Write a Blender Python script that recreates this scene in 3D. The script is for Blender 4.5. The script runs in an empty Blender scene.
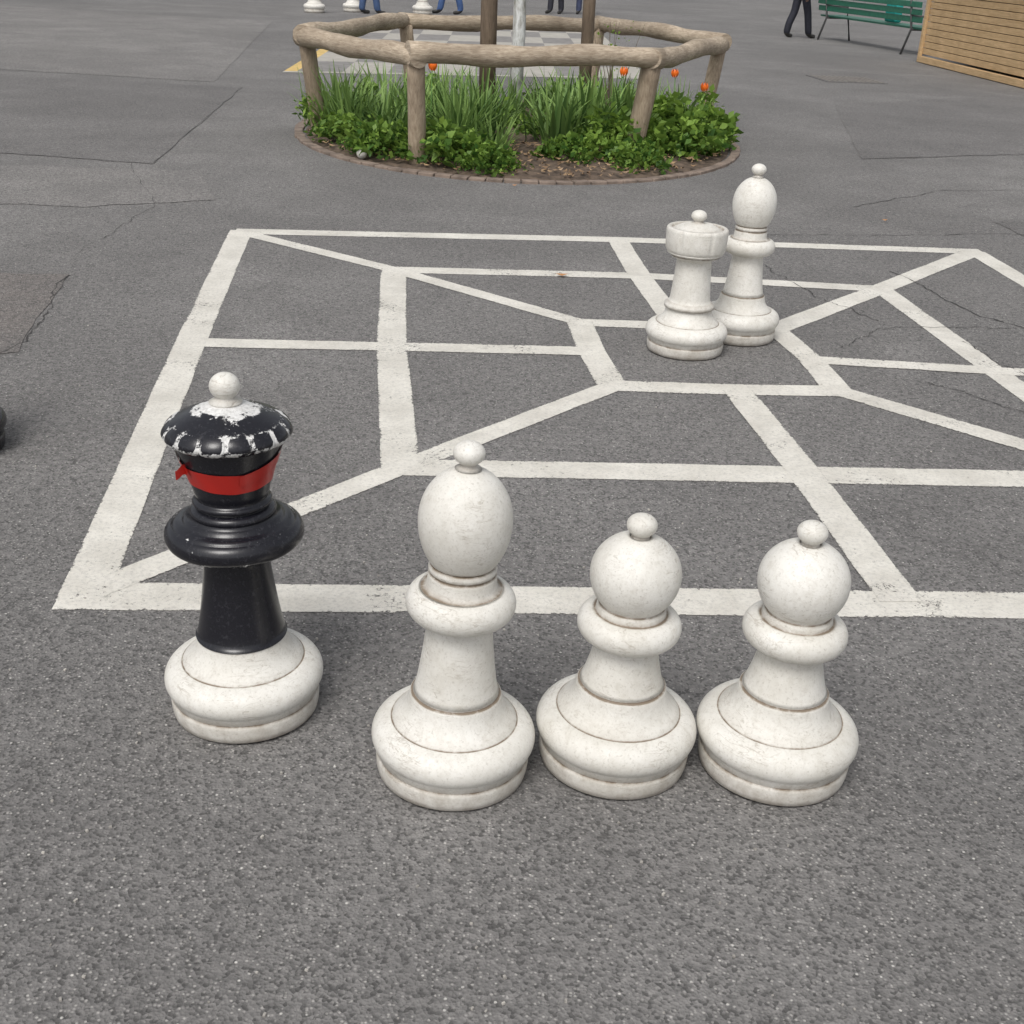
import bpy, random, math, bmesh
from math import *
from mathutils import Vector, Matrix
random.seed(7)
scene=bpy.context.scene
scene.view_settings.view_transform='Standard'
scene.view_settings.look='None'
scene.view_settings.exposure=0
# ---------------------------------------------------------------- helpers
def link(o,parent=None):
    scene.collection.objects.link(o)
    if parent: o.parent=parent
    return o
def empty(name,loc=(0,0,0),rz=0,scale=1):
    e=bpy.data.objects.new(name,None); e.location=loc; e.rotation_euler=(0,0,rz); e.scale=(scale,)*3
    e.empty_display_size=.1
    return link(e)
def mesh_obj(name,verts,faces,mat=None,parent=None,smooth=False,loc=(0,0,0)):
    m=bpy.data.meshes.new(name); m.from_pydata([tuple(v) for v in verts],[],faces); m.update()
    if smooth:
        m.polygons.foreach_set('use_smooth',[True]*len(m.polygons))
    if mat: m.materials.append(mat)
    o=bpy.data.objects.new(name,m); o.location=loc
    return link(o,parent)
def box_geo(cx,cy,cz,sx,sy,sz,rz=0):
    v=[];c,s=cos(rz),sin(rz)
    for z in(-1,1):
        for x,y in((-1,-1),(1,-1),(1,1),(-1,1)):
            X,Y=x*sx/2,y*sy/2
            v.append((cx+X*c-Y*s,cy+X*s+Y*c,cz+z*sz/2))
    f=[(0,3,2,1),(4,5,6,7),(0,1,5,4),(1,2,6,5),(2,3,7,6),(3,0,4,7)]
    return v,f
def merge(geos):
    V=[];F=[]
    for v,f in geos:
        n=len(V); V+=list(v); F+=[tuple(i+n for i in q) for q in f]
    return V,F
def bevel(o,w,seg=2):
    b=o.modifiers.new('bev','BEVEL'); b.width=w; b.segments=seg; b.limit_method='ANGLE'
def tube_geo(pts,rad,seg=10,cap=True,jit=0):
    pts=[Vector(p) for p in pts]; V=[];F=[]
    ref=Vector((0,0,1))
    for i,p in enumerate(pts):
        d=(pts[min(i+1,len(pts)-1)]-pts[max(i-1,0)]).normalized()
        a=d.cross(ref if abs(d.dot(ref))<.95 else Vector((1,0,0))).normalized(); b=d.cross(a)
        for k in range(seg):
            t=2*pi*k/seg; r=rad[i]*(1+random.uniform(-jit,jit))
            V.append(p+a*cos(t)*r+b*sin(t)*r)
    for i in range(len(pts)-1):
        for k in range(seg):
            k2=(k+1)%seg
            F.append((i*seg+k,(i+1)*seg+k,(i+1)*seg+k2,i*seg+k2))
    if cap:
        F.append(tuple(range(seg))); F.append(tuple(reversed([(len(pts)-1)*seg+k for k in range(seg)])))
    return V,F
# ---------------------------------------------------------------- materials
class NT:
    def __init__(s,name):
        s.m=bpy.data.materials.new(name); s.m.use_nodes=True; s.t=s.m.node_tree
        s.b=s.t.nodes['Principled BSDF']; s.out=s.t.nodes['Material Output']
    def n(s,t,**k):
        x=s.t.nodes.new(t)
        for a,b in k.items(): setattr(x,a,b)
        return x
    def l(s,a,b): s.t.links.new(a,b)
    def coord(s,kind='Object',scale=None):
        c=s.n('ShaderNodeTexCoord'); o=c.outputs[kind]
        if scale:
            mp=s.n('ShaderNodeMapping'); mp.inputs['Scale'].default_value=scale; s.l(o,mp.inputs[0]); o=mp.outputs[0]
        return o
    def noise(s,vec,scale,detail=4,rough=.55,dist=0):
        x=s.n('ShaderNodeTexNoise'); x.inputs['Scale'].default_value=scale; x.inputs['Detail'].default_value=detail
        x.inputs['Roughness'].default_value=rough; x.inputs['Distortion'].default_value=dist
        s.l(vec,x.inputs['Vector']); return x.outputs['Fac']
    def ramp(s,fac,a,b,ca=0,cb=1):
        x=s.n('ShaderNodeMapRange'); x.inputs[1].default_value=a; x.inputs[2].default_value=b
        x.inputs[3].default_value=ca; x.inputs[4].default_value=cb; s.l(fac,x.inputs[0]); return x.outputs[0]
    def mix(s,fac,a,b,mode='MIX'):
        x=s.n('ShaderNodeMix',data_type='RGBA',blend_type=mode)
        for i,v in ((0,fac),(6,a),(7,b)):
            if isinstance(v,(int,float)): x.inputs[i].default_value=v
            elif isinstance(v,tuple): x.inputs[i].default_value=(*v,1)
            else: s.l(v,x.inputs[i])
        return x.outputs[2]
    def math(s,op,a,b=None,c=None):
        x=s.n('ShaderNodeMath',operation=op)
        for i,v in enumerate((a,b,c)):
            if v is None: continue
            if isinstance(v,(int,float)): x.inputs[i].default_value=v
            else: s.l(v,x.inputs[i])
        return x.outputs[0]
    def bump(s,h,strength,dist=.002):
        x=s.n('ShaderNodeBump'); x.inputs['Strength'].default_value=strength; x.inputs['Distance'].default_value=dist
        s.l(h,x.inputs['Height']); s.l(x.outputs[0],s.b.inputs['Normal'])
    def col(s,c):
        if isinstance(c,tuple): s.b.inputs['Base Color'].default_value=(*c,1)
        else: s.l(c,s.b.inputs['Base Color'])
    def rough(s,r):
        if isinstance(r,(int,float)): s.b.inputs['Roughness'].default_value=r
        else: s.l(r,s.b.inputs['Roughness'])
def simple(name,c,r=.6,var=.25,scale=20,vec=None):
    n=NT(name); co=n.coord('Object',vec)
    f=n.noise(co,scale)
    n.col(n.mix(n.ramp(f,.3,.7),tuple(x*(1-var) for x in c),tuple(min(1,x*(1+var)) for x in c))); n.rough(r)
    n.bump(f,.3,.004); return n.m

def asphalt(name,tone=1.0,tint=(1,1,1)):
    n=NT(name); co=n.coord('Object')
    base=.182*tone
    big=n.noise(co,.33,6,.66,.5); med=n.noise(co,1.5,6,.70); fine=n.noise(co,38,5,.75)
    c=n.mix(n.ramp(big,.32,.68),(base*.78*tint[0],base*.755*tint[1],base*.735*tint[2]),(base*1.25*tint[0],base*1.215*tint[1],base*1.18*tint[2]))
    c=n.mix(n.ramp(med,.40,.70,0,.70),c,(base*.72,base*.695,base*.68))
    st=n.noise(co,.9,4,.6,.9); st2=n.ramp(st,.60,.70,0,.35)
    c=n.mix(st2,c,(base*.52,base*.50,base*.49))
    lt=n.noise(co,.62,4,.6,1.4); c=n.mix(n.ramp(lt,.62,.72,0,.35),c,(base*1.5,base*1.46,base*1.42))
    c=n.mix(.7,c,n.mix(n.ramp(fine,.3,.7),(.22,.22,.22),(.80,.79,.78)),'OVERLAY')
    v=n.n('ShaderNodeTexVoronoi'); v.inputs['Scale'].default_value=150; n.l(co,v.inputs['Vector'])
    sep=n.n('ShaderNodeSeparateColor'); n.l(v.outputs['Color'],sep.inputs[0])
    dots=n.math('MULTIPLY',n.ramp(sep.outputs[0],.72,.95),n.ramp(v.outputs['Distance'],.50,.28))
    c=n.mix(n.math('MULTIPLY',dots,.55),c,(.50,.48,.45))
    dk=n.math('MULTIPLY',n.ramp(sep.outputs[1],.62,.92),.75)
    c=n.mix(dk,c,(base*.30,base*.29,base*.28))
    v2=n.n('ShaderNodeTexVoronoi'); v2.inputs['Scale'].default_value=72; n.l(co,v2.inputs['Vector'])
    sp2=n.n('ShaderNodeSeparateColor'); n.l(v2.outputs['Color'],sp2.inputs[0])
    d2=n.math('MULTIPLY',n.ramp(sp2.outputs[0],.90,.96),n.ramp(v2.outputs['Distance'],.24,.14))
    c=n.mix(n.math('MULTIPLY',d2,.75),c,(.64,.62,.58))
    # trodden gum and small stains
    v3=n.n('ShaderNodeTexVoronoi'); v3.inputs['Scale'].default_value=2.6; n.l(co,v3.inputs['Vector'])
    sp3=n.n('ShaderNodeSeparateColor'); n.l(v3.outputs['Color'],sp3.inputs[0])
    rn=n.math('ADD',v3.outputs['Distance'],n.math('MULTIPLY',n.math('SUBTRACT',n.noise(co,25,3),.5),.06))
    g3=n.math('MULTIPLY',n.ramp(sp3.outputs[0],.55,.60),n.ramp(rn,.050,.040))
    c=n.mix(n.math('MULTIPLY',g3,.45),c,n.mix(n.ramp(sp3.outputs[1],.45,.55),(base*.4,base*.39,base*.38),(base*1.7,base*1.65,base*1.6)))
    n.col(c); n.rough(.88)
    n.bump(n.math('ADD',v.outputs['Distance'],n.math('MULTIPLY',fine,1.5)),.7,.004)
    return n
M_ground=asphalt('asphalt').m

def paint_mat():
    n=NT('line_paint'); co=n.coord('Object')
    f=n.noise(co,4,6,.72); g=n.noise(co,80,5,.78)
    c=n.mix(n.ramp(f,.32,.70),(.74,.715,.65),(.53,.505,.45))
    c=n.mix(n.ramp(g,.48,.70,0,.60),c,(.34,.33,.31))
    n.col(c); n.rough(.75); n.bump(g,.6,.003)
    uv=n.coord('UV'); sx=n.n('ShaderNodeSeparateXYZ'); n.l(uv,sx.inputs[0])
    e=n.math('ABSOLUTE',n.math('SUBTRACT',sx.outputs[1],.5))
    edge=n.ramp(e,.43,.5)
    h=n.noise(co,65,6,.8); w=n.noise(co,2.4,4,.6)
    ck=n.noise(co,7,5,.6,.6); ckl=n.ramp(n.math('ABSOLUTE',n.math('SUBTRACT',ck,.5)),.006,0)
    ckm=n.math('MULTIPLY',ckl,n.ramp(w,.50,.60))
    m=n.math('ADD',n.math('MULTIPLY',edge,.16),n.math('ADD',h,n.math('MULTIPLY',n.ramp(w,.46,.74),.17)))
    m=n.math('ADD',m,n.math('MULTIPLY',ckm,.16))
    gap=n.ramp(m,.67,.73)
    tr=n.n('ShaderNodeBsdfTransparent'); mx=n.n('ShaderNodeMixShader')
    n.l(gap,mx.inputs[0]); n.l(n.b.outputs[0],mx.inputs[1]); n.l(tr.outputs[0],mx.inputs[2]); n.l(mx.outputs[0],n.out.inputs[0])
    return n.m
M_paint=paint_mat()

def white_piece():
    n=NT('weathered_white_plastic'); co=n.coord('Object')
    inf=n.n('ShaderNodeObjectInfo')
    off=n.n('ShaderNodeVectorMath',operation='ADD'); n.l(co,off.inputs[0])
    cmb=n.n('ShaderNodeCombineXYZ'); r10=n.math('MULTIPLY',inf.outputs['Random'],7); n.l(r10,cmb.inputs[0]); n.l(r10,cmb.inputs[1]); n.l(cmb.outputs[0],off.inputs[1])
    co2=off.outputs[0]
    big=n.noise(co2,6,6,.7); sp=n.noise(co2,60,6,.8); sp2=n.noise(co2,190,3,.6)
    c=n.mix(n.ramp(big,.34,.68),(.79,.775,.73),(.64,.62,.565))
    c=n.mix(n.ramp(sp,.48,.74,0,.45),c,(.44,.405,.34))
    c=n.mix(n.ramp(sp2,.56,.74,0,.50),c,(.34,.31,.26))
    dirt=n.noise(co2,11,6,.75,.5); c=n.mix(n.ramp(dirt,.58,.74,0,.45),c,(.40,.36,.29))
    scr=None
    for rot,off_ in (((.25,.12,0),0),((-.5,.9,.3),.5)):
        mp=n.n('ShaderNodeMapping'); mp.inputs['Scale'].default_value=(5,5,30); mp.inputs['Rotation'].default_value=rot; mp.inputs['Location'].default_value=(off_*9,off_*5,off_); n.l(co2,mp.inputs[0])
        sc=n.noise(mp.outputs[0],1.6,3,.5,1.0)
        s_=n.math('MULTIPLY',n.ramp(n.math('ABSOLUTE',n.math('SUBTRACT',sc,.5)),.010,.0),n.ramp(n.noise(co2,9,2,.5),.50,.60))
        scr=s_ if scr is None else n.math('MAXIMUM',scr,s_)
    c=n.mix(n.math('MULTIPLY',scr,.50),c,(.30,.25,.19))
    at=n.n('ShaderNodeAttribute',attribute_name='grime'); gm=n.noise(co2,26,5,.7)
    g=n.math('MULTIPLY',at.outputs['Fac'],n.ramp(gm,.30,.62,.35,1.25))
    cl=n.n('ShaderNodeClamp'); n.l(g,cl.inputs[0])
    c=n.mix(cl.outputs[0],c,(.21,.165,.12))
    n.col(c); n.rough(n.ramp(big,.3,.7,.50,.68)); n.bump(n.math('SUBTRACT',n.math('MULTIPLY',sp,.8),scr),.30,.002)
    return n.m
M_white=white_piece()
def black_piece():
    n=NT('worn_black_paint'); co=n.coord('Object')
    at=n.n('ShaderNodeAttribute',attribute_name='wear'); nz=n.noise(co,80,6,.8); nb=n.noise(co,18,4,.6)
    s=n.math('ADD',at.outputs['Fac'],n.math('ADD',n.math('MULTIPLY',n.math('SUBTRACT',nz,.5),1.0),n.math('MULTIPLY',n.math('SUBTRACT',nb,.5),.8)))
    w=n.ramp(s,.50,.55)
    d=n.noise(co,120,4,.7)
    c=n.mix(w,n.mix(n.ramp(d,.55,.75,0,.35),(.010,.010,.014),(.09,.09,.10)),n.mix(n.ramp(d,.4,.7),(.72,.715,.70),(.42,.415,.40)))
    n.col(c); n.rough(n.ramp(w,0,1,.24,.6)); n.bump(s,.12,.002)
    return n.m
M_black=black_piece()
M_red=NT('red_tape'); M_red.col((.42,.018,.012)); M_red.rough(.30); M_red=M_red.m
def wood(name,c1,c2,vec,rough=.8,dk=.5):
    n=NT(name); co=n.coord('Object',vec); f=n.noise(co,6,6,.7,.6); g=n.noise(n.coord('Object'),3,3)
    c=n.mix(n.ramp(f,.3,.7),c1,c2); c=n.mix(n.ramp(g,.35,.7,0,dk),c,tuple(x*.6 for x in c1))
    n.col(c); n.rough(rough); n.bump(f,.6,.01); return n.m
M_logh=wood('weathered_log_h',(.25,.19,.13),(.62,.52,.40),(2.2,2.2,14))
M_post=wood('weathered_post',(.22,.165,.11),(.52,.42,.31),(11,11,1.2))
M_stake=wood('stake_wood',(.12,.085,.06),(.28,.21,.15),(11,11,1.2))
M_slat=wood('slat_wood',(.44,.29,.14),(.68,.48,.27),(.6,8,8),.8,.3)
M_soil=simple('soil',(.10,.072,.052),.95,.6,14)
M_sett=simple('sett_stone',(.20,.155,.125),.9,.4,9)
# ---------------------------------------------------------------- ground
S=400
mesh_obj('ground',[(-S,-S,0),(S,-S,0),(S,S,0),(-S,S,0)],[(0,1,2,3)],M_ground)
def poly_patch(name,pts,mat,z):
    V=[]
    for i in range(len(pts)):
        a=Vector(pts[i]); b=Vector(pts[(i+1)%len(pts)]); k=max(2,int((b-a).length/.12))
        for t in range(k):
            p=a.lerp(b,t/k); V.append((p.x+random.uniform(-.01,.01),p.y+random.uniform(-.03,.03),z))
    return mesh_obj(name,V,[tuple(range(len(V)))],mat)
pd=asphalt('asphalt_patch_dark',.90,(1,.995,1.0)).m; pl=asphalt('asphalt_patch_light',1.12,(1.01,1,.99)).m; pr=asphalt('asphalt_patch_red',.95,(1.06,.99,.95)).m
poly_patch('asphalt_patch',[(-9,9.8),(-2.75,9.2),(-3.2,14.2),(-10,14.0)],pd,.003)
poly_patch('asphalt_patch',[(-3.4,5.95),(-2.25,5.98),(-2.03,4.75),(-3.0,4.3)],pr,.003)
poly_patch('asphalt_patch',[(2.9,11.2),(5.2,12.3),(8.2,13.4),(11,19),(6.2,17.6),(3.6,15.5)],pd,.003)
poly_patch('asphalt_patch',[(-12,15.2),(-3.6,14.6),(-5.0,25),(-14,26)],pl,.003)
poly_patch('asphalt_patch',[(3.5,6.2),(7,7.2),(7.4,9.3),(3.2,8.6)],pd,.003)
poly_patch('asphalt_patch',[(-2.7,7.6),(-2.0,8.0),(-2.35,9.0),(-4.8,8.7),(-5,7.4)],pl,.003)
M_crack=simple('crack_tar',(.045,.042,.040),.9)
def crack(pts,w=.008,z=.0030,n=26):
    z=.0036
    P=[Vector(p) for p in pts]; L=[]
    for i in range(len(P)-1):
        for t in range(n): L.append(P[i].lerp(P[i+1],t/n))
    L.append(P[-1]); V=[];F=[];off=0
    for i,p in enumerate(L):
        off=off*.85+random.uniform(-.014,.014)
        d=(L[min(i+1,len(L)-1)]-L[max(0,i-1)]).normalized(); nn=Vector((-d.y,d.x))
        ww=w*random.uniform(.15,1)
        a=p+nn*(off+ww/2); b=p+nn*(off-ww/2); V+=[(a.x,a.y,z),(b.x,b.y,z)]
        if i: F.append((2*i-2,2*i-1,2*i+1,2*i))
    return V,F
cr=[crack([(-2.25,5.98),(-2.05,4.9),(-2.3,4.2)],.010),crack([(-2.25,5.98),(-3.4,5.95)],.008),crack([(2.05,6.95),(2.3,6.1),(2.75,5.6),(3.4,5.2)],.012),
 crack([(1.7,4.95),(2.1,4.55),(2.6,4.4)],.008),crack([(-2.9,9.2),(-2.3,7.7),(-2.35,6.4)],.005),crack([(2.9,11.2),(5.2,12.3),(8.2,13.4)],.016),
 crack([(1.3,7.75),(2.3,7.95),(3.6,8.3)],.010),crack([(-9,9.8),(-2.75,9.2)],.008),crack([(2.05,5.6),(2.25,4.9)],.008),crack([(2.6,5.6),(3.1,6.9),(4.4,8.6)],.012),
 crack([(1.35,6.95),(1.5,6.3),(1.75,5.9)],.009),crack([(2.3,8.9),(3.2,9.8),(4.6,10.2)],.010),crack([(-3.2,14.2),(-2.75,9.2)],.006),crack([(1.45,5.4),(1.7,5.75),(2.4,5.9)],.007)]
V,F=merge(cr); mesh_obj('pavement_crack',V,F,M_crack)
# loose grit
V=[];F=[]
for i in range(500):
    y=1.3+random.random()**1.6*9; x=random.uniform(-.55,.6)*y; s=random.uniform(.0015,.0045); a=random.uniform(0,3)
    v,f=box_geo(x,y,s*.5,s*1.5,s,s,a); n0=len(V); V+=v; F+=[tuple(k+n0 for k in q) for q in f]
mesh_obj('loose_grit',V,F,simple('grit_stone',(.36,.34,.31),.9,.5,60))
# ---------------------------------------------------------------- painted board
lines=[
 [(-1.165,2.80),(1.08,2.99),(3.16,3.16)],[(-1.10,2.78),(-1.39,5.00),(-1.655,7.17)],[(-1.68,7.135),(.55,7.43),(2.80,7.61)],[(2.75,7.60),(2.92,5.2),(3.1,3.17)],
 [(-.69,6.42),(.62,6.56),(1.91,6.54)],[(-.69,6.45),(-.55,5.08),(-.37,3.72)],[(-.37,3.77),(.99,3.88),(2.2,3.98)],[(1.91,6.56),(2.05,5.28),(2.2,3.98)],
 [(.27,5.60),(1.19,5.65)],[(.27,5.62),(.31,5.16),(.38,4.68)],[(.36,4.71),(.88,4.74),(1.32,4.79)],[(1.19,5.67),(1.27,5.2),(1.30,4.77)],
 [(-1.10,2.82),(-.37,3.77),(.38,4.71)],[(2.75,7.60),(1.91,6.54),(1.19,5.65)],[(-1.62,7.10),(-.69,6.42),(.27,5.60)],[(1.30,4.79),(1.83,4.31),(2.2,3.98),(3.1,3.17)],
 [(-1.36,5.0),(-.55,5.08),(.31,5.16)],[(.55,7.43),(.62,6.56),(.73,5.62)],[(1.27,5.20),(2.13,5.17),(2.95,5.2)],[(1.08,3.0),(.99,3.88),(.88,4.74)]]
widths=[.150,.130,.14,.130,.13,.130,.145,.125,.12,.125,.13,.12,.10,.125,.105,.12,.12,.125,.11,.125]
V=[];F=[];UV=[]
for li,(ln,w) in enumerate(zip(lines,widths)):
    z=.0022+.00006*li; P=[]
    for i in range(len(ln)-1):
        a=Vector(ln[i]); b=Vector(ln[i+1]); k=max(3,int((b-a).length/.10))
        for t in range(k): P.append(a.lerp(b,t/k))
    P.append(Vector(ln[-1]))
    for i,p in enumerate(P):
        d=(P[min(i+1,len(P)-1)]-P[max(0,i-1)]).normalized(); nn=Vector((-d.y,d.x))
        j1,j2=random.uniform(-.0018,.0018),random.uniform(-.0018,.0018)
        a=p+nn*(w/2+j1); b=p-nn*(w/2+j2)
        V+=[(a.x,a.y,z),(b.x,b.y,z)]; UV+=[(i*.05,1),(i*.05,0)]
        n0=len(V)
        if i: F.append((n0-4,n0-3,n0-1,n0-2))
o=mesh_obj('painted_game_lines',V,F,M_paint)
uvl=o.data.uv_layers.new(name='UVMap')
for lp in o.data.loops: uvl.data[lp.index].uv=UV[lp.vertex_index]
# ---------------------------------------------------------------- chess pieces
def lathe(name,prof,mat,parent,seg=72,rfn=None,wfn=None):
    V=[];F=[];G=[];W=[]
    n=len(prof)
    for i,p in enumerate(prof):
        for k in range(seg):
            t=2*pi*k/seg; r=p[0]
            if rfn: r=rfn(t,i,r)
            V.append((r*cos(t),r*sin(t),p[1]))
            G.append(p[2]); W.append(wfn(t,i,p) if wfn else p[3])
    for i in range(n-1):
        for k in range(seg):
            k2=(k+1)%seg; F.append((i*seg+k,i*seg+k2,(i+1)*seg+k2,(i+1)*seg+k))
    F.append(tuple(reversed(range(seg)))); F.append(tuple((n-1)*seg+k for k in range(seg)))
    o=mesh_obj(name,V,F,mat,parent,True)
    a=o.data.attributes.new('grime','FLOAT','POINT'); a.data.foreach_set('value',G)
    b=o.data.attributes.new('wear','FLOAT','POINT'); b.data.foreach_set('value',W)
    return o
def P(r,z,g=0,w=0): return (max(r,.0008),z,g,w)
def arc(cr,cz,rr,rz,a0,a1,n=12,g=0,w=0):
    return [P(cr+rr*cos(radians(a0+(a1-a0)*i/n)),cz+rz*sin(radians(a0+(a1-a0)*i/n)),g,w) for i in range(n+1)]
def base_prof(R=.172):
    k=R/.172
    p=[P(.140*k,.000,.8),P(.150*k,.002,.8),P(.157*k,.007,.55),P(.1600*k,.02,.36),P(.1615*k,.040,.32),P(.1600*k,.0455,.45),P(.1575*k,.0475,.8),P(.1570*k,.0495,.9),P(.159*k,.052,.5)]
    p+=arc((.172-.044)*k,.092,.044*k,.040,-44,80,18,.05)
    p+=[P(.1335*k,.1320,.15),P(.1320*k,.1310,1.1),P(.1308*k,.1312,1.1),P(.1295*k,.1345,.2),P(.120*k,.141,.12),P(.110*k,.151,.08),P(.102*k,.164,.06),P(.0975*k,.178,.06),P(.0955*k,.190,.10),P(.0945*k,.194,.3)]
    p+=[P(.0915*k,.1955,1.2),P(.0890*k,.1961,1.3),P(.0883*k,.1977,1.3),P(.0895*k,.1993,.6)]
    return p
def stem(r0,z0,r1,z1,n=12,g=.06,pw=.75):
    return [P(r0+(r1-r0)*(t/n)**pw,z0+(z1-z0)*t/n,g) for t in range(n+1)]
def finial(z,R=.031,rn=.018,g=.1,rz=.0235):
    return [P(rn+.010,z-.031,.25),P(rn+.002,z-.027,.5),P(rn,z-.022,.6),P(rn+.002,z-.019,.4)]+arc(0,z,R,rz,-50,89,14,.05)
def piece_root(name,loc,rz,s,tilt):
    e=empty(name,loc,0,s); e.rotation_mode='XYZ'
    q_=Matrix.Rotation(radians(tilt),4,'Y')@Matrix.Rotation(rz,4,'Z'); e.rotation_euler=q_.to_euler(); return e
def pawn(name,loc,s=1,rz=0,mat=None,tilt=0):
    e=piece_root(name,loc,rz,s,tilt); mat=mat or M_white
    lathe('base',base_prof(),mat,e)
    b=stem(.0885,.199,.063,.300)
    b+=[P(.066,.303,.5),P(.078,.306,.3)]+arc(.080,.336,.028,.030,-70,86,14,.06)+[P(.079,.3665,.4),P(.0755,.3658,1.1),P(.0735,.3658,1.1),P(.0720,.369,.4),P(.0715,.377,.15),P(.069,.381,.4),P(.0665,.3825,1.1),P(.067,.385,.7)]
    lathe('stem_and_collar',b,mat,e)
    h=[]
    for i in range(31):
        a=radians(-45+(77+45)*i/30)
        h.append(P(.093*cos(a),.452+(.086 if a>0 else .094)*sin(a),.04))
    lathe('head',[P(.0655,.383,.8)]+h+finial(.560),mat,e)
    return e
def bishop(name,loc,s=1,rz=0,mat=None,tilt=0):
    e=piece_root(name,loc,rz,s,tilt); mat=mat or M_white
    lathe('base',base_prof(),mat,e)
    b=stem(.0885,.199,.065,.366,pw=.7)
    b+=[P(.068,.370,.5),P(.080,.373,.3)]+arc(.080,.406,.031,.033,-72,84,14,.06)+[P(.084,.4385,.3),P(.080,.4385,1),P(.073,.440,.5),P(.070,.448,.15),P(.069,.466,.12),P(.0685,.470,.4),P(.0645,.472,1.2),P(.0645,.475,1.2),P(.068,.478,.4),P(.0685,.484,.15),P(.067,.489,.4),P(.064,.491,.9)]
    lathe('stem_and_collar',b,mat,e)
    h=[]
    for i in range(35):
        a=radians(-46+ (79+46)*i/34); rr=.0925*cos(a); zz=.586+(.110 if a>0 else .128)*sin(a)
        h.append(P(rr,zz,.04))
    lathe('head',h+finial(.7255,.031,.0165),mat,e)
    return e
def rook(name,loc,s=1,rz=0):
    e=piece_root(name,loc,rz,s,.3)
    lathe('base',base_prof(.178),M_white,e)
    b=[P(.108,.197,.5),P(.108,.212,.15),P(.094,.222,.4)]+stem(.089,.225,.074,.400,pw=.7)+[P(.082,.409,.1),P(.100,.416,.1),P(.108,.422,.5),P(.105,.424,1),P(.108,.426,.5),P(.118,.432,.1),P(.120,.438,.1)]
    lathe('stem',b,M_white,e)
    def rf(t,i,r):
        if 2<=i<=6:
            s_=abs(((t/(2*pi)*6)%1)-.5)*2
            return r-(.006 if s_<.10 else 0)
        return r
    t=[P(.119,.438,.5),P(.122,.441,.1),P(.128,.452,.06),P(.130,.490,.06),P(.131,.525,.06),P(.130,.535,.15),P(.125,.540,.15),P(.112,.541,.3),P(.108,.534,.8),P(.100,.532,.3),P(.085,.542,.15),P(.060,.552,.1),P(.035,.558,.1)]+finial(.588,.033,.02)
    lathe('battlement',t,M_white,e,96,rf)
    return e
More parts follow.
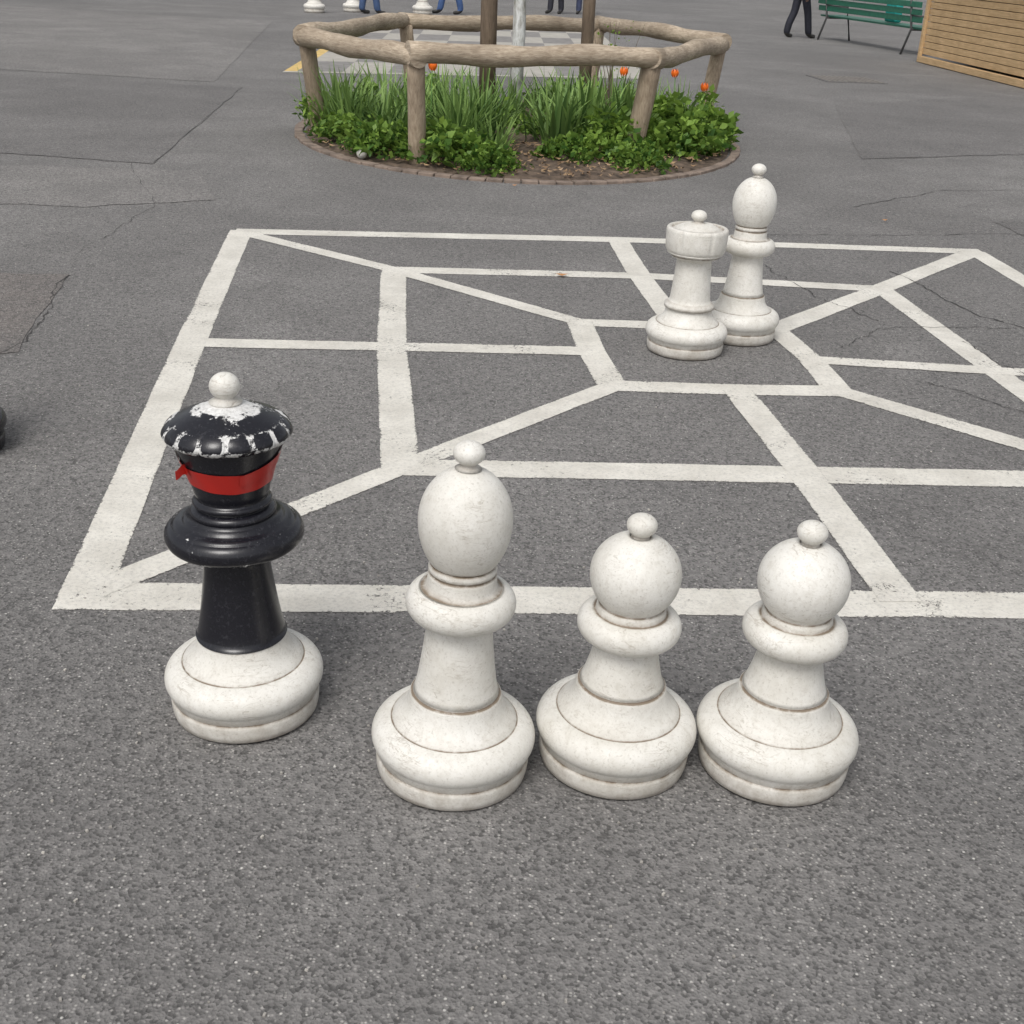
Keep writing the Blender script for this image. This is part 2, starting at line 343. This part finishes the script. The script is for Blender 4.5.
def queen(name,loc):
    e=piece_root(name,loc,.3,1,-.9)
    lathe('base',base_prof(.174),M_white,e)
    b=[P(.098,.193,0,.0),P(.099,.196,0,.1)]+[P(.098-.030*(i/14)**.7,.196+.19*i/14,0,0) for i in range(15)]
    b+=[P(.070,.392,0,.1),P(.080,.400,0,.1),P(.098,.409,0,.12),P(.108,.413,0,.15),P(.110,.418,0,.28)]
    b+=arc(.122,.440,.024,.025,-70,-35,5,0,.40)+arc(.122,.440,.024,.025,-28,75,10,0,.26)+[P(.128,.466,0,.40),P(.118,.470,0,.15),P(.108,.471,0,.1),P(.105,.474,0,.15),P(.100,.482,0,.1)]
    b+=arc(.074,.492,.016,.012,-40,80,6,0,.12)+[P(.074,.506,0,.1)]+arc(.070,.514,.013,.009,-60,70,5,0,.15)+[P(.074,.525,0,0),P(.077,.533,0,.05)]
    b+=[P(.078+.032*(i/10)**1.1,.535+.113*i/10,0,.06) for i in range(11)]
    b+=[P(.112,.652,0,.3),P(.100,.654,0,.2)]
    lathe('stem_and_body',b,M_black,e,96)
    nl=15
    c=[P(.100,.652),P(.116,.6525),P(.123,.655),P(.1285,.660),P(.1312,.665),P(.1315,.669),P(.1300,.674),P(.1270,.679),P(.1230,.684),P(.1180,.6885),P(.1125,.6925),P(.105,.6965),P(.095,.7010),P(.085,.7055),P(.075,.7095),P(.065,.713),P(.055,.7165),P(.045,.7205),P(.036,.724),P(.028,.728)]
    def rf(t,i,r):
        if i<=10:
            cc=abs(sin(nl*t/2)); return r*(1+.034*(cc**.5-.75))
        return r
    def wf(t,i,p):
        cc=abs(sin(nl*t/2)); r=p[0]
        if i<=2: return .42
        if i<=4: return .56
        if i==5: return .30 if cc>.5 else .60
        if i<=9:
            return .16 if cc>.30+.05*(i-5) else .58
        if i==10: return .52
        if i==11: return .44
        if r>.075: return .27
        if r>.066: return .32
        s_=.5+.5*sin(5*t+1)*sin(3*t)
        if r>.050: return .40+.24*s_
        return .85
    lathe('crown',c,M_black,e,300,rf,wf)
    f=[P(.032,.726,.2),P(.034,.730,.1),P(.020,.738,.3)]+arc(0,.762,.031,.028,-50,89,14,.05)
    lathe('finial',f,M_white,e)
    def rb(z): return .078+.032*(max(0,(z-.535)/.113))**1.1
    V=[];F=[];n=120
    for k in range(n+1):
        t=2*pi*k/n
        zc=.585+.003*sin(t*2+1); h=.0220+.0012*sin(3*t+.5)
        for j in range(5):
            z=zc+h*(j/4*2-1); r=rb(z)+.0018+.0006*sin(11*t+j)
            V.append((r*cos(t),r*sin(t),z))
    for k in range(n):
        for j in range(4): F.append((k*5+j,(k+1)*5+j,(k+1)*5+j+1,k*5+j+1))
    for (t0,t1,z0,z1,hw,lay) in ((-1.45,.45,.590,.634,.013,.0036),(-2.6,-3.6,.598,.632,.011,.0036)):
        n0=len(V)
        for k in range(25):
            u=k/24; t=t0+(t1-t0)*u; zc=z0+(z1-z0)*u
            for j in range(4):
                z=min(zc+hw*(j/3*2-1),.648); r=rb(z)+lay
                V.append((r*cos(t),r*sin(t),z))
        for k in range(24):
            for j in range(3): F.append((n0+k*4+j,n0+(k+1)*4+j,n0+(k+1)*4+j+1,n0+k*4+j+1))
    mesh_obj('red_tape',V,F,M_red,e,True)
    V=[];F=[]
    for k in range(8):
        u=k/7; a=Vector((-.087-.024*u,-.038-.014*u,.600+.004*sin(u*5)))
        V+=[a+Vector((0,0,.013*(1-.2*u))),a-Vector((0,0,.010*(1-.1*u)))]
        if k: F.append((2*k-2,2*k-1,2*k+1,2*k))
    mesh_obj('red_tape_end',V,F,M_red,e,True)
    return e
queen('chess_queen',(-.578,2.348,0))
bishop('chess_bishop',(-.101,2.156,0),.995,0,None,1.2)
pawn('chess_pawn',(.243,2.221,0),1,1.0,None,1.7)
pawn('chess_pawn',(.590,2.227,0),1.0,2.4,None,1.0)
rook('chess_rook',(.720,5.25,0),1,.4)
bishop('chess_bishop',(.990,5.500,0),1.035,1.1,None,.3)
pawn('chess_pawn',(-1.845,3.74,0),1.0,0,M_black)
for i,(x,y) in enumerate([(-4.80,28.6),(-4.1,29.6),(-2.60,30.1)]):
    (pawn if i else bishop)('chess_pawn' if i else 'chess_bishop',(x,y,0),1.35,i)
# ---------------------------------------------------------------- planter
C=Vector((-.12,11.65)); RX,RY=1.98,2.5
def ell(t,k=1.0): return (C.x+RX*k*cos(t),C.y+RY*k*sin(t))
V=[(C.x,C.y,.10)];F=[];rings=22;seg=110
for i in range(1,rings+1):
    for k in range(seg):
        x,y=ell(2*pi*k/seg,.955*i/rings); V.append((x,y,.012+.09*(1-(i/rings)**2)+(random.uniform(-.016,.016) if i<rings else -.008)))
for k in range(seg): F.append((0,1+k,1+(k+1)%seg))
for i in range(rings-1):
    for k in range(seg):
        a=1+i*seg; F.append((a+k,a+seg+k,a+seg+(k+1)%seg,a+(k+1)%seg))
mesh_obj('planting_bed_soil',V,F,M_soil,None,True)
geos=[];N=96
for k in range(N):
    t=2*pi*k/N; x,y=ell(t,.985); tx,ty=-RX*sin(t),RY*cos(t)
    geos.append(box_geo(x,y,.003+random.uniform(0,.006),hypot(tx,ty)*2*pi/N*.93,.08+random.uniform(-.01,.01),.03,atan2(ty,tx)+random.uniform(-.05,.05)))
V,F=merge(geos); o=mesh_obj('planting_bed_edging',V,F,M_sett); bevel(o,.006,2)
rail=empty('log_railing')
nodes=[(-1.90,10.80),(-.87,9.53),(.94,10.34),(1.77,12.60),(.70,14.70),(-1.35,13.50)]
zr=.80
for i in range(6):
    a=Vector((*nodes[i],zr)); b=Vector((*nodes[(i+1)%6],zr)); d=(b-a).normalized()
    a2=a-d*.06; b2=b+d*.06; k=14; o_=Vector((0,0,(i%2)*.02))
    pts=[a2.lerp(b2,t/k)+o_+Vector((0,0,.010*sin(t*.7+i)))for t in range(k+1)]
    g=tube_geo(pts,[.076+.006*sin(t*1.3+i*2) for t in range(k+1)],16,True,.035)
    ob=mesh_obj('rail_log_%d'%(i+1),g[0],g[1],M_logh,rail,True)
    for f in ob.data.polygons[-2:]: f.use_smooth=False
pb=[(-1.80,10.95),(-.86,9.72),(.83,10.50),(1.60,12.25),(.62,14.5),(-1.22,13.3)]
for i,(x,y) in enumerate(pb):
    tx,ty=nodes[i]; k=8; w=.080 if i==2 else .068
    A=Vector((x,y,-.05)); B=Vector((x*.15+tx*.85,y*.15+ty*.85,.76))
    g=tube_geo([A.lerp(B,t/k) for t in range(k+1)],[w]*(k+1),12,True,.03)
    mesh_obj('post_%d'%(i+1),g[0],g[1],M_post,rail,True)
st=empty('tree_stakes')
for i,(x,y,w) in enumerate([(-.44,12.4,.080),(.50,12.7,.062)]):
    g=tube_geo([(x,y,0),(x-.01,y,1.2),(x,y+.02,2.4)],[w]*3,10,True,.03); mesh_obj('stake_%d'%(i+1),g[0],g[1],M_stake,st,True)
v,f=box_geo(.04,12.56,2.2,1.05,.03,.09,.31); mesh_obj('cross_bar',v,f,M_stake,st)
tree=empty('young_tree',(-.17,12.3,0))
n=NT('whitewashed_bark'); co=n.coord('Object',(2,2,.6)); ff=n.noise(co,9,5,.7)
n.col(n.mix(n.ramp(ff,.42,.66),(.70,.71,.70),(.26,.25,.22))); n.rough(.9); n.bump(ff,.5,.01); M_bark=n.m
M_twig=simple('twig_bark',(.14,.11,.08),.9)
def leafmat(name,c1,c2,tr=.25):
    n=NT(name); at=n.n('ShaderNodeAttribute',attribute_name='tint')
    c=n.mix(at.outputs['Fac'],c1,c2); n.col(c); n.rough(.5)
    n.b.inputs['Specular IOR Level'].default_value=.3
    t=n.n('ShaderNodeBsdfTranslucent'); n.l(c,t.inputs[0]); mx=n.n('ShaderNodeMixShader'); mx.inputs[0].default_value=tr
    n.l(n.b.outputs[0],mx.inputs[1]); n.l(t.outputs[0],mx.inputs[2]); n.l(mx.outputs[0],n.out.inputs[0]); return n.m
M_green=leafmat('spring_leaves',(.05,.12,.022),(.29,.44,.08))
M_blade=leafmat('strap_leaves',(.05,.12,.035),(.30,.45,.13))
M_tl=leafmat('tree_leaves',(.06,.13,.02),(.16,.27,.05))
g=tube_geo([(0,0,0),(.01,0,.8),(0,.01,1.6),(.01,0,2.6),(.03,0,3.6),(.02,.03,4.8)],[.066,.060,.056,.046,.035,.012],12); mesh_obj('trunk',g[0],g[1],M_bark,tree,True)
geos=[];tips=[]
for i in range(22):
    z=2.5+2.1*random.random(); a=random.uniform(0,2*pi); L=random.uniform(.7,1.5)*(1-.2*(z-2.5))
    p=[Vector((.01,0,z))]
    for s_ in range(1,6):
        p.append(p[-1]+Vector((cos(a)*L/5,sin(a)*L/5,.10+.05*random.random()))); a+=random.uniform(-.25,.25)
        tips.append(p[-1])
    geos.append(tube_geo(p,[.022,.018,.014,.010,.007,.004],6))
V,F=merge(geos); mesh_obj('limbs',V,F,M_twig,tree,True)
def leaves_mesh(name,centers,mat,parent,size,spread,cnt,tintfn):
    V=[];F=[];T=[]
    for c in centers:
        ct=random.uniform(-.18,.18)
        for _ in range(cnt):
            p=Vector(c[:3])+Vector((random.gauss(0,spread),random.gauss(0,spread),random.gauss(0,spread*.7)))
            s=size*random.uniform(.5,1.4)*(c[3] if len(c)>3 else 1); d=Vector((random.gauss(0,1),random.gauss(0,1),random.gauss(.3,.7))).normalized()
            w=d.cross(Vector((random.random(),random.random(),random.random()))).normalized()*s*.28
            n0=len(V); V+=[p,p+d*s*.45+w,p+d*s+Vector((0,0,-.12*s)),p+d*s*.45-w]; F+=[(n0,n0+1,n0+2),(n0,n0+2,n0+3)]; T+=[min(1,max(0,tintfn(p)+ct))]*4
    o=mesh_obj(name,V,F,mat,parent); a=o.data.attributes.new('tint','FLOAT','POINT'); a.data.foreach_set('value',T); return o
leaves_mesh('crown_leaves',[t for t in tips if random.random()<.9],M_tl,tree,.07,.16,26,lambda p:random.uniform(0,1))
# twiggy shrub beside the right stake
geos=[]
for i in range(9):
    a=random.uniform(-.9,.9); p=[Vector((.72,11.9,.08))]
    for s_ in range(6): p.append(p[-1]+Vector((sin(a)*.05+random.uniform(-.02,.02),random.uniform(-.02,.02),.15)))
    geos.append(tube_geo(p,[.006,.005,.005,.004,.003,.002,.0015],5))
V,F=merge(geos); tw=empty('twiggy_shrub'); mesh_obj('stems',V,F,M_twig,tw)
leaves_mesh('buds',[(.72+random.uniform(-.22,.22),11.9,random.uniform(.4,1.0)) for _ in range(45)],M_green,tw,.03,.01,2,lambda p:.8)
V=[];F=[];T=[]
def blade(x,y,h,w,lean,a,t0):
    n0=len(V); seg=6; z0=.05
    side=Vector((-sin(a),cos(a),0)); droop=random.uniform(.2,.9)
    for s_ in range(seg+1):
        u=s_/seg; out=lean*u**1.6; z=z0+h*(u-droop*lean*u**3)
        ww=w*(1-u**2.6)*(.6+1.6*u*(1-u))+.0008
        p=Vector((x+cos(a)*out,y+sin(a)*out,z)); fold=Vector((cos(a),sin(a),0))*ww*.3
        V.extend([p+side*ww+fold,p-fold*.3,p-side*ww+fold]); T.extend([min(1,max(0,t0+.35*u))]*3)
        if s_:
            b=n0+3*s_; F.extend([(b-3,b-2,b+1,b),(b-2,b-1,b+2,b+1)])
clumps=[(-1.50,10.75,1.3,90,1,.35),(-1.22,10.55,1.05,80,1,.2),(-1.68,11.2,1.35,90,1,.4),(-1.75,10.95,.9,60,1,.5),(-.58,10.15,1.35,140,1.0,.35),(-.42,10.55,1.5,130,1.1,.15),(-.30,9.95,.85,60,.8,.5),(-.70,11.0,1.4,100,1,.3),
 (-1.35,11.9,1.3,80,1,.3),(-1.0,10.25,.8,60,1.3,.5),(-1.0,10.9,1.3,90,1.1,.25),(.22,10.75,1.2,80,1.5,.25),(.46,10.95,1.4,100,1.5,.3),(.28,11.5,1.4,90,1.2,.15),(.75,11.05,1.35,90,1.5,.3),(1.05,11.4,1.25,80,1.4,.4),(1.35,11.35,1.0,60,1.0,.5),
 (.75,12.0,1.3,70,1,.2),(-.2,12.0,1.1,50,1,.2),(1.35,12.0,1.1,60,1,.35),(-.9,12.4,1.2,50,1,.3),(.1,12.9,1,40,1,.3)]
for cx,cy,k,cnt,wf,t0 in clumps:
    for _ in range(cnt):
        r=abs(random.gauss(0,.11)); a=random.uniform(0,2*pi)
        blade(cx+cos(a)*r,cy+sin(a)*r,random.uniform(.18,.48)*k,random.uniform(.008,.017)*wf,random.uniform(.03,.38),a+random.gauss(0,.5),t0+random.uniform(-.3,.45))
o=mesh_obj('strap_leaf_plants',V,F,M_blade,None,True); a=o.data.attributes.new('tint','FLOAT','POINT'); a.data.foreach_set('value',T)
cs=[]
mounds=[(-1.60,10.35,.19,1.0),(-1.15,9.95,.20,1.2),(-.62,9.70,.22,1.3),(-.30,9.55,.12,.9),(-1.80,10.85,.24,1.1),(.30,10.1,.14,1.0),(.62,10.35,.26,1.3),(.98,10.75,.34,1.5),(1.28,10.75,.26,1.3),(1.5,11.2,.32,1.3),(.85,9.98,.13,.9),(-.95,11.2,.3,1.2),(.1,11.2,.2,1),(1.55,12.0,.3,1.3),(.5,12.4,.3,1.3),(-.4,11.5,.25,1.1),(-1.6,11.9,.25,1.1),(-1.0,12.8,.25,1.2),(.2,13.3,.2,1.1),(1.0,12.9,.25,1.1),(1.15,11.1,.36,1.3),(-.9,10.05,.16,1.0)]
for mx_,my_,mh_,ms_ in mounds:
    R_=.25*ms_; off=random.uniform(-.1,.1)
    for _ in range(46):
        a=random.uniform(0,2*pi); q_=sqrt(random.random())
        x=mx_+cos(a)*R_*q_; y=my_+sin(a)*R_*q_
        if ((x-C.x)/RX)**2+((y-C.y)/RY)**2>.92: continue
        cs.append((x,y,.05+mh_*(1-q_**2)*random.uniform(.4,1.2),ms_*random.uniform(.6,1.2)))
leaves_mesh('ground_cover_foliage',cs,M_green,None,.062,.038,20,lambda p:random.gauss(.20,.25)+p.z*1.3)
n=NT('dead_leaf'); co=n.coord(); nn_=n.noise(co,5,2); n.col(n.mix(n.ramp(nn_,.35,.65),(.40,.27,.15),(.15,.09,.05))); M_dead=n.m
V=[];F=[]
for i in range(1200):
    t=random.uniform(pi,2*pi); x,y=ell(t,random.uniform(.45,.95)); s=random.uniform(.010,.035); a=random.uniform(0,6); z=.03+.09*(1-((x-C.x)/RX)**2-((y-C.y)/RY)**2)
    n0=len(V); V+=[(x+s*cos(a),y+s*sin(a),z+random.uniform(0,.02)),(x+s*.5*cos(a+1.6),y+s*.5*sin(a+1.6),z),(x-s*cos(a),y-s*sin(a),z+random.uniform(0,.02)),(x-s*.5*cos(a+1.6),y-s*.5*sin(a+1.6),z)]; F.append((n0,n0+1,n0+2,n0+3))
mesh_obj('leaf_litter',V,F,M_dead)
V=[];F=[]
for x,y,s in ((.20,6.45,.035),(-.1,9.0,.02),(2.4,8.4,.02)):
    n0=len(V); V+=[(x+s,y,.02),(x,y+s*.6,.014),(x-s,y,.018),(x,y-s*.6,.013)]; F.append((n0,n0+1,n0+2,n0+3))
n=NT('fallen_leaf_brown'); n.col((.42,.20,.07)); mesh_obj('fallen_leaf',V,F,n.m)
n=NT('tulip_petal'); n.col((.85,.16,.01)); n.rough(.5); M_pet=n.m
M_stem=simple('tulip_stem',(.09,.2,.04),.6)
for (x,y,h) in [(-.80,10.3,.64),(.76,11.1,.60),(.80,11.9,.64),(1.52,11.6,.46),(1.3,12.1,.52)]:
    e=empty('tulip',(x,y,0),random.random()*6); g=tube_geo([(0,0,0),(.01,0,h*.5),(.005,.005,h)],[.005,.005,.004],6); mesh_obj('stem',g[0],g[1],M_stem,e,True)
    V=[];F=[]
    for k in range(6):
        a=k*pi/3; rad=.028 if k%2 else .034
        n0=len(V)
        for s_ in range(6):
            u=s_/5; r=rad*sin(pi*(.12+.72*u))**.8+.002; w=.55*sin(pi*(.1+.85*u)); z=h+.075*u
            V+=[(r*cos(a-w),r*sin(a-w),z),(r*1.08*cos(a),r*1.08*sin(a),z),(r*cos(a+w),r*sin(a+w),z)]
            if s_:
                b=n0+3*s_; F+=[(b-3,b-2,b+1,b),(b-2,b-1,b+2,b+1)]
    mesh_obj('petals',V,F,M_pet,e,True)
bm=bmesh.new(); bmesh.ops.create_uvsphere(bm,u_segments=24,v_segments=16,radius=.040); me=bpy.data.meshes.new('ball'); bm.to_mesh(me); bm.free()
for p_ in me.polygons: p_.use_smooth=True
me.materials.append(M_white); link(bpy.data.objects.new('ball',me)).location=(-1.30,9.80,.055)
# ---------------------------------------------------------------- far painted chessboard
M_cream=simple('cream_tile_paint',(.38,.36,.32),.8,.14,6); M_grey=simple('grey_tile_paint',(.215,.205,.195),.8,.2,6); M_yel=simple('yellow_edge_paint',(.58,.41,.15),.8,.2,8)
O=Vector((-2.95,16.2)); e1=Vector((4.35,1.40))/8; e2=Vector((-.35,11.4))/8
def quad(a,b,c,d,z): return [(*a,z),(*b,z),(*c,z),(*d,z)]
gc=[];gg=[]
for i in range(8):
    for j in range(8):
        a=O+e1*i+e2*j; q_=quad(a,a+e1,a+e1+e2,a+e2,.004); (gc if (i+j)%2 else gg).append((q_,[(0,1,2,3)]))
board=empty('painted_chessboard')
V,F=merge(gc); mesh_obj('light_squares',V,F,M_cream,board); V,F=merge(gg); mesh_obj('dark_squares',V,F,M_grey,board)
b1=e1.normalized()*.16; b2=e2.normalized()*.16; E1=e1*8; E2=e2*8
V,F=merge([(quad(O-b1+E2,O+E1+b1+E2,O+E1+b1+b2+E2,O-b1+E2+b2,.004),[(0,1,2,3)]),(quad(O-b1-b2,O+E1+b1-b2,O+E1+b1,O-b1,.004),[(0,1,2,3)]),(quad(O+E1,O+E1+b1,O+E1+b1+E2,O+E1+E2,.004),[(0,1,2,3)])]); mesh_obj('border_cream',V,F,M_cream,board)
V,F=merge([(quad(O-b1,O,O+E2,O-b1+E2,.004),[(0,1,2,3)])]); mesh_obj('border_yellow',V,F,M_yel,board)
e=empty('manhole_cover',(4.5,18.9,0),.15)
M_iron=simple('cast_iron',(.12,.115,.11),.7); v,f=box_geo(0,0,.004,.9,.9,.012); o=mesh_obj('frame',v,f,M_iron,e); bevel(o,.003)
geos=[box_geo(-.38+.085*i,0,.0125,.04,.78,.006) for i in range(10)]; V,F=merge(geos); mesh_obj('ribs',V,F,simple('iron_light',(.2,.18,.16),.7),e)
# ---------------------------------------------------------------- wooden storage box
a=Vector((6.72,23.0)); b=Vector((7.18,18.2)); d=(b-a); L=d.length; ang=atan2(d.y,d.x)
bx=empty('wooden_storage_box',((a.x+b.x)/2,(a.y+b.y)/2,0),ang)
dep=1.5; hh=1.30
geos=[]
ns=11; sh=(hh-.14)/ns
for i in range(ns):
    z=.14+sh*(i+.5)
    geos.append(box_geo(0,.0,z,L,.03,sh-.010)); geos.append(box_geo(0,dep,z,L,.03,sh-.010))
    geos.append(box_geo(L/2-.02,dep/2,z,.03,dep-.04,sh-.010)); geos.append(box_geo(-L/2+.02,dep/2,z,.03,dep-.04,sh-.010))
V,F=merge(geos); o=mesh_obj('slats',V,F,M_slat,bx); bevel(o,.004)
v,f=box_geo(0,dep/2,.72,L-.1,dep-.08,1.12); mesh_obj('inner_carcass',v,f,simple('dark_wood',(.06,.04,.025),.9),bx)
V,F=merge([box_geo(x,y,.70,.09,.05,1.32) for x in(-L/2+.02,L/2-.02) for y in(-.042,dep+.042)]+[box_geo(0,y,.06,L+.06,.09,.10) for y in(-.02,dep+.02)]); o=mesh_obj('corner_posts_and_skids',V,F,M_slat,bx); bevel(o,.005)
v,f=box_geo(0,dep/2,1.40,L+.2,dep+.25,.05); o=mesh_obj('lid',v,f,M_slat,bx); bevel(o,.01)
# ---------------------------------------------------------------- bench
M_bg=simple('green_paint',(.02,.13,.08),.45,.2); M_met=simple('dark_metal',(.06,.06,.06),.5)
A=Vector((6.05,28.0)); B=Vector((6.95,24.8)); d=B-A; L=d.length+.7; ang=atan2(d.y,d.x)
bn=empty('park_bench',((A.x+B.x)/2,(A.y+B.y)/2,0),ang)
V,F=merge([box_geo(0,.10+.11*i,.47,L,.09,.035) for i in range(5)]); o=mesh_obj('seat',V,F,M_bg,bn); bevel(o,.008)
V,F=merge([box_geo(0,.0-.03*i,.62+.13*i,L,.03,.10) for i in range(3)]); o=mesh_obj('backrest',V,F,M_bg,bn); bevel(o,.008)
geos=[]
for x in (-L/2+.35,L/2-.35):
    geos+= [tube_geo([(x,-.12,0),(x,.02,.45),(x,-.07,.95)],[.022]*3,8),tube_geo([(x,.62,0),(x,.52,.44),(x,.03,.44)],[.022]*3,8),tube_geo([(x,.5,.44),(x,.48,.66),(x,.0,.68)],[.018]*3,8)]
V,F=merge(geos); mesh_obj('metal_legs',V,F,M_met,bn,True)
M_teal=simple('teal_fabric',(.02,.33,.30),.7,.2,10)
bag=empty('tote_bag',(6.75,25.9,.49),ang)
v,f=box_geo(.0,.16,.2,.42,.16,.38); o=mesh_obj('bag_body',v,f,M_teal,bag); bevel(o,.05,4)
g=tube_geo([(-.12,.16,.38),(-.10,.16,.52),(0,.16,.58),(.10,.16,.52),(.12,.16,.38)],[.012]*5,8); mesh_obj('handle',g[0],g[1],M_teal,bag,True)
# ---------------------------------------------------------------- people
M_skin=simple('skin',(.50,.30,.21),.5,.06); M_shoe=simple('shoe_leather',(.03,.028,.026),.5); M_eye=simple('eye_dark',(.02,.015,.012),.2)
M_lips=simple('lips',(.40,.16,.13),.5)
def person(loc,rz,trous,jack,hair,stride=.2,s=1):
    e=empty('person',loc,rz,s)
    mt=simple('trousers',trous,.8,.2,12); mj=simple('jacket',jack,.8,.15,12); mh=simple('hair',hair,.6,.3,40)
    J={}; vs=[];ed=[];rad=[]
    def v(n,p,r,par=None):
        J[n]=len(vs); vs.append(p); rad.append(r)
        if par: ed.append((J[par],J[n]))
    v('pel',(0,0,.95),(.15,.11)); v('wst',(0,0,1.12),(.135,.10),'pel'); v('chs',(0,.0,1.30),(.165,.115),'wst'); v('shd',(0,0,1.43),(.13,.09),'chs'); v('nk',(0,.01,1.51),(.058,.058),'shd')
    v('h1',(0,.025,1.58),(.072,.085),'nk'); v('h2',(0,.025,1.66),(.080,.098),'h1'); v('h3',(0,.015,1.725),(.060,.075),'h2')
    for sd,sn in((1,'R'),(-1,'L')):
        st_=stride*sd
        v('hp'+sn,(sd*.095,0,.88),(.100,.100),'pel'); v('kn'+sn,(sd*.10,st_*.45+.03,.50),(.082,.082),'hp'+sn); v('cf'+sn,(sd*.10,st_*.8,.30),(.078,.078),'kn'+sn); v('an'+sn,(sd*.10,st_,.10),(.078,.078),'cf'+sn); v('he'+sn,(sd*.105,st_+.05,.045),(.048,.042),'an'+sn); v('to'+sn,(sd*.12,st_+.19,.035),(.042,.030),'he'+sn)
        v('sh'+sn,(sd*.19,0,1.41),(.070,.070),'shd'); v('el'+sn,(sd*.255,-st_*.3-.03,1.13),(.052,.052),'sh'+sn); v('wr'+sn,(sd*.245,-st_*.6+.05,.89),(.036,.036),'el'+sn); v('pa'+sn,(sd*.24,-st_*.65+.07,.81),(.020,.040),'wr'+sn)
    m=bpy.data.meshes.new('b'); m.from_pydata(vs,ed,[]); o=bpy.data.objects.new('b',m); link(o)
    sk=o.modifiers.new('s','SKIN'); sk.use_smooth_shade=True
    for i,sv in enumerate(m.skin_vertices[0].data): sv.radius=rad[i]; sv.use_root=(i==0)
    o.modifiers.new('ss','SUBSURF').levels=2
    dg=bpy.context.evaluated_depsgraph_get(); me=bpy.data.meshes.new_from_object(o.evaluated_get(dg)); bpy.data.objects.remove(o)
    me.materials.clear()
    for mm in (mt,mj,M_skin,M_shoe): me.materials.append(mm)
    for p_ in me.polygons:
        c=p_.center; p_.use_smooth=True
        arm=abs(c.x)>.185 and c.z>.7
        if c.z<.085: k=3
        elif arm: k=2 if c.z<.87 else 1
        elif c.z<.93: k=0
        elif c.z<1.50: k=1
        else: k=2
        p_.material_index=k
    link(bpy.data.objects.new('body',me),e)
    geos=[]
    for sd in(1,-1):
        bx_,by_=sd*.24,-stride*sd*.65+.07
        for k,(dy,L_) in enumerate(((-.030,.060),(-.010,.074),(.010,.078),(.029,.068))):
            geos.append(tube_geo([(bx_,by_+dy,.80),(bx_-sd*.004,by_+dy+.004,.80-L_*.5),(bx_-sd*.018,by_+dy+.008,.80-L_)],[.0095,.009,.007],7))
        geos.append(tube_geo([(bx_,by_+.03,.84),(bx_-sd*.015,by_+.055,.81),(bx_-sd*.022,by_+.06,.775)],[.011,.010,.008],7))
    V,F=merge(geos); mesh_obj('fingers',V,F,M_skin,e,True)
    def ball(name,c,r,mat):
        bm=bmesh.new(); bmesh.ops.create_uvsphere(bm,u_segments=20,v_segments=14,radius=1); mm=bpy.data.meshes.new(name); bm.to_mesh(mm); bm.free()
        for w in mm.vertices: w.co=Vector((w.co.x*r[0]+c[0],w.co.y*r[1]+c[1],w.co.z*r[2]+c[2]))
        for p_ in mm.polygons: p_.use_smooth=True
        mm.materials.append(mat); link(bpy.data.objects.new(name,mm),e)
    ball('hair',(0,-.005,1.69),(.094,.108,.095),mh)
    for sd in(1,-1):
        ball('eye',(sd*.032,.108,1.655),(.012,.010,.007),M_eye); ball('ear',(sd*.083,.02,1.645),(.010,.022,.030),M_skin)
    ball('nose',(0,.125,1.63),(.013,.020,.024),M_skin); ball('mouth',(0,.112,1.59),(.024,.008,.006),M_lips)
    return e
person((5.55,28.26,0),-1.0,(.012,.013,.022),(.03,.03,.04),(.03,.02,.015),.22)
person((-3.66,29.0,0),-1.2,(.05,.09,.19),(.25,.05,.04),(.05,.03,.02),.15)
person((-2.0,30.6,0),1.9,(.05,.10,.24),(.10,.12,.15),(.08,.05,.03),.22)
person((.45,33.1,0),2.6,(.02,.02,.03),(.3,.28,.25),(.03,.02,.015),.1)
person((1.15,33.6,0),3.0,(.04,.05,.10),(.05,.10,.09),(.15,.10,.05),.12)
# ---------------------------------------------------------------- camera & light
f_,p_,r_=1235.,radians(24.8),radians(2.9)
cam=bpy.data.cameras.new('camera'); co_=bpy.data.objects.new('camera',cam); link(co_)
cam.sensor_width=36; cam.lens=f_/1024*36; cam.clip_end=2000
R=Vector((1,0,0)); U=Vector((0,sin(p_),cos(p_))); Fw=Vector((0,cos(p_),-sin(p_)))
R2=R*cos(r_)+U*sin(r_); U2=-R*sin(r_)+U*cos(r_)
mw=Matrix((( R2.x,U2.x,-Fw.x,0),(R2.y,U2.y,-Fw.y,0),(R2.z,U2.z,-Fw.z,1.6),(0,0,0,1))); co_.matrix_world=mw
scene.camera=co_
w=bpy.data.worlds.new('World'); scene.world=w; w.use_nodes=True; nt=w.node_tree
bg=nt.nodes['Background']; sky=nt.nodes.new('ShaderNodeTexSky'); sky.sky_type='NISHITA'; sky.sun_disc=False
sky.sun_elevation=radians(55); sky.sun_rotation=radians(200); sky.dust_density=4; sky.air_density=1
hs=nt.nodes.new('ShaderNodeHueSaturation'); hs.inputs['Saturation'].default_value=.22
nt.links.new(sky.outputs[0],hs.inputs['Color']); nt.links.new(hs.outputs[0],bg.inputs[0]); bg.inputs[1].default_value=.15
sd=bpy.data.lights.new('sun','SUN'); sd.energy=1.45; sd.angle=radians(25); sd.color=(1,.97,.93)
so=bpy.data.objects.new('sun',sd); link(so)
az=radians(200); el=radians(55); dv=Vector((sin(az)*cos(el),cos(az)*cos(el),sin(el)))
so.rotation_euler=dv.to_track_quat('Z','Y').to_euler()
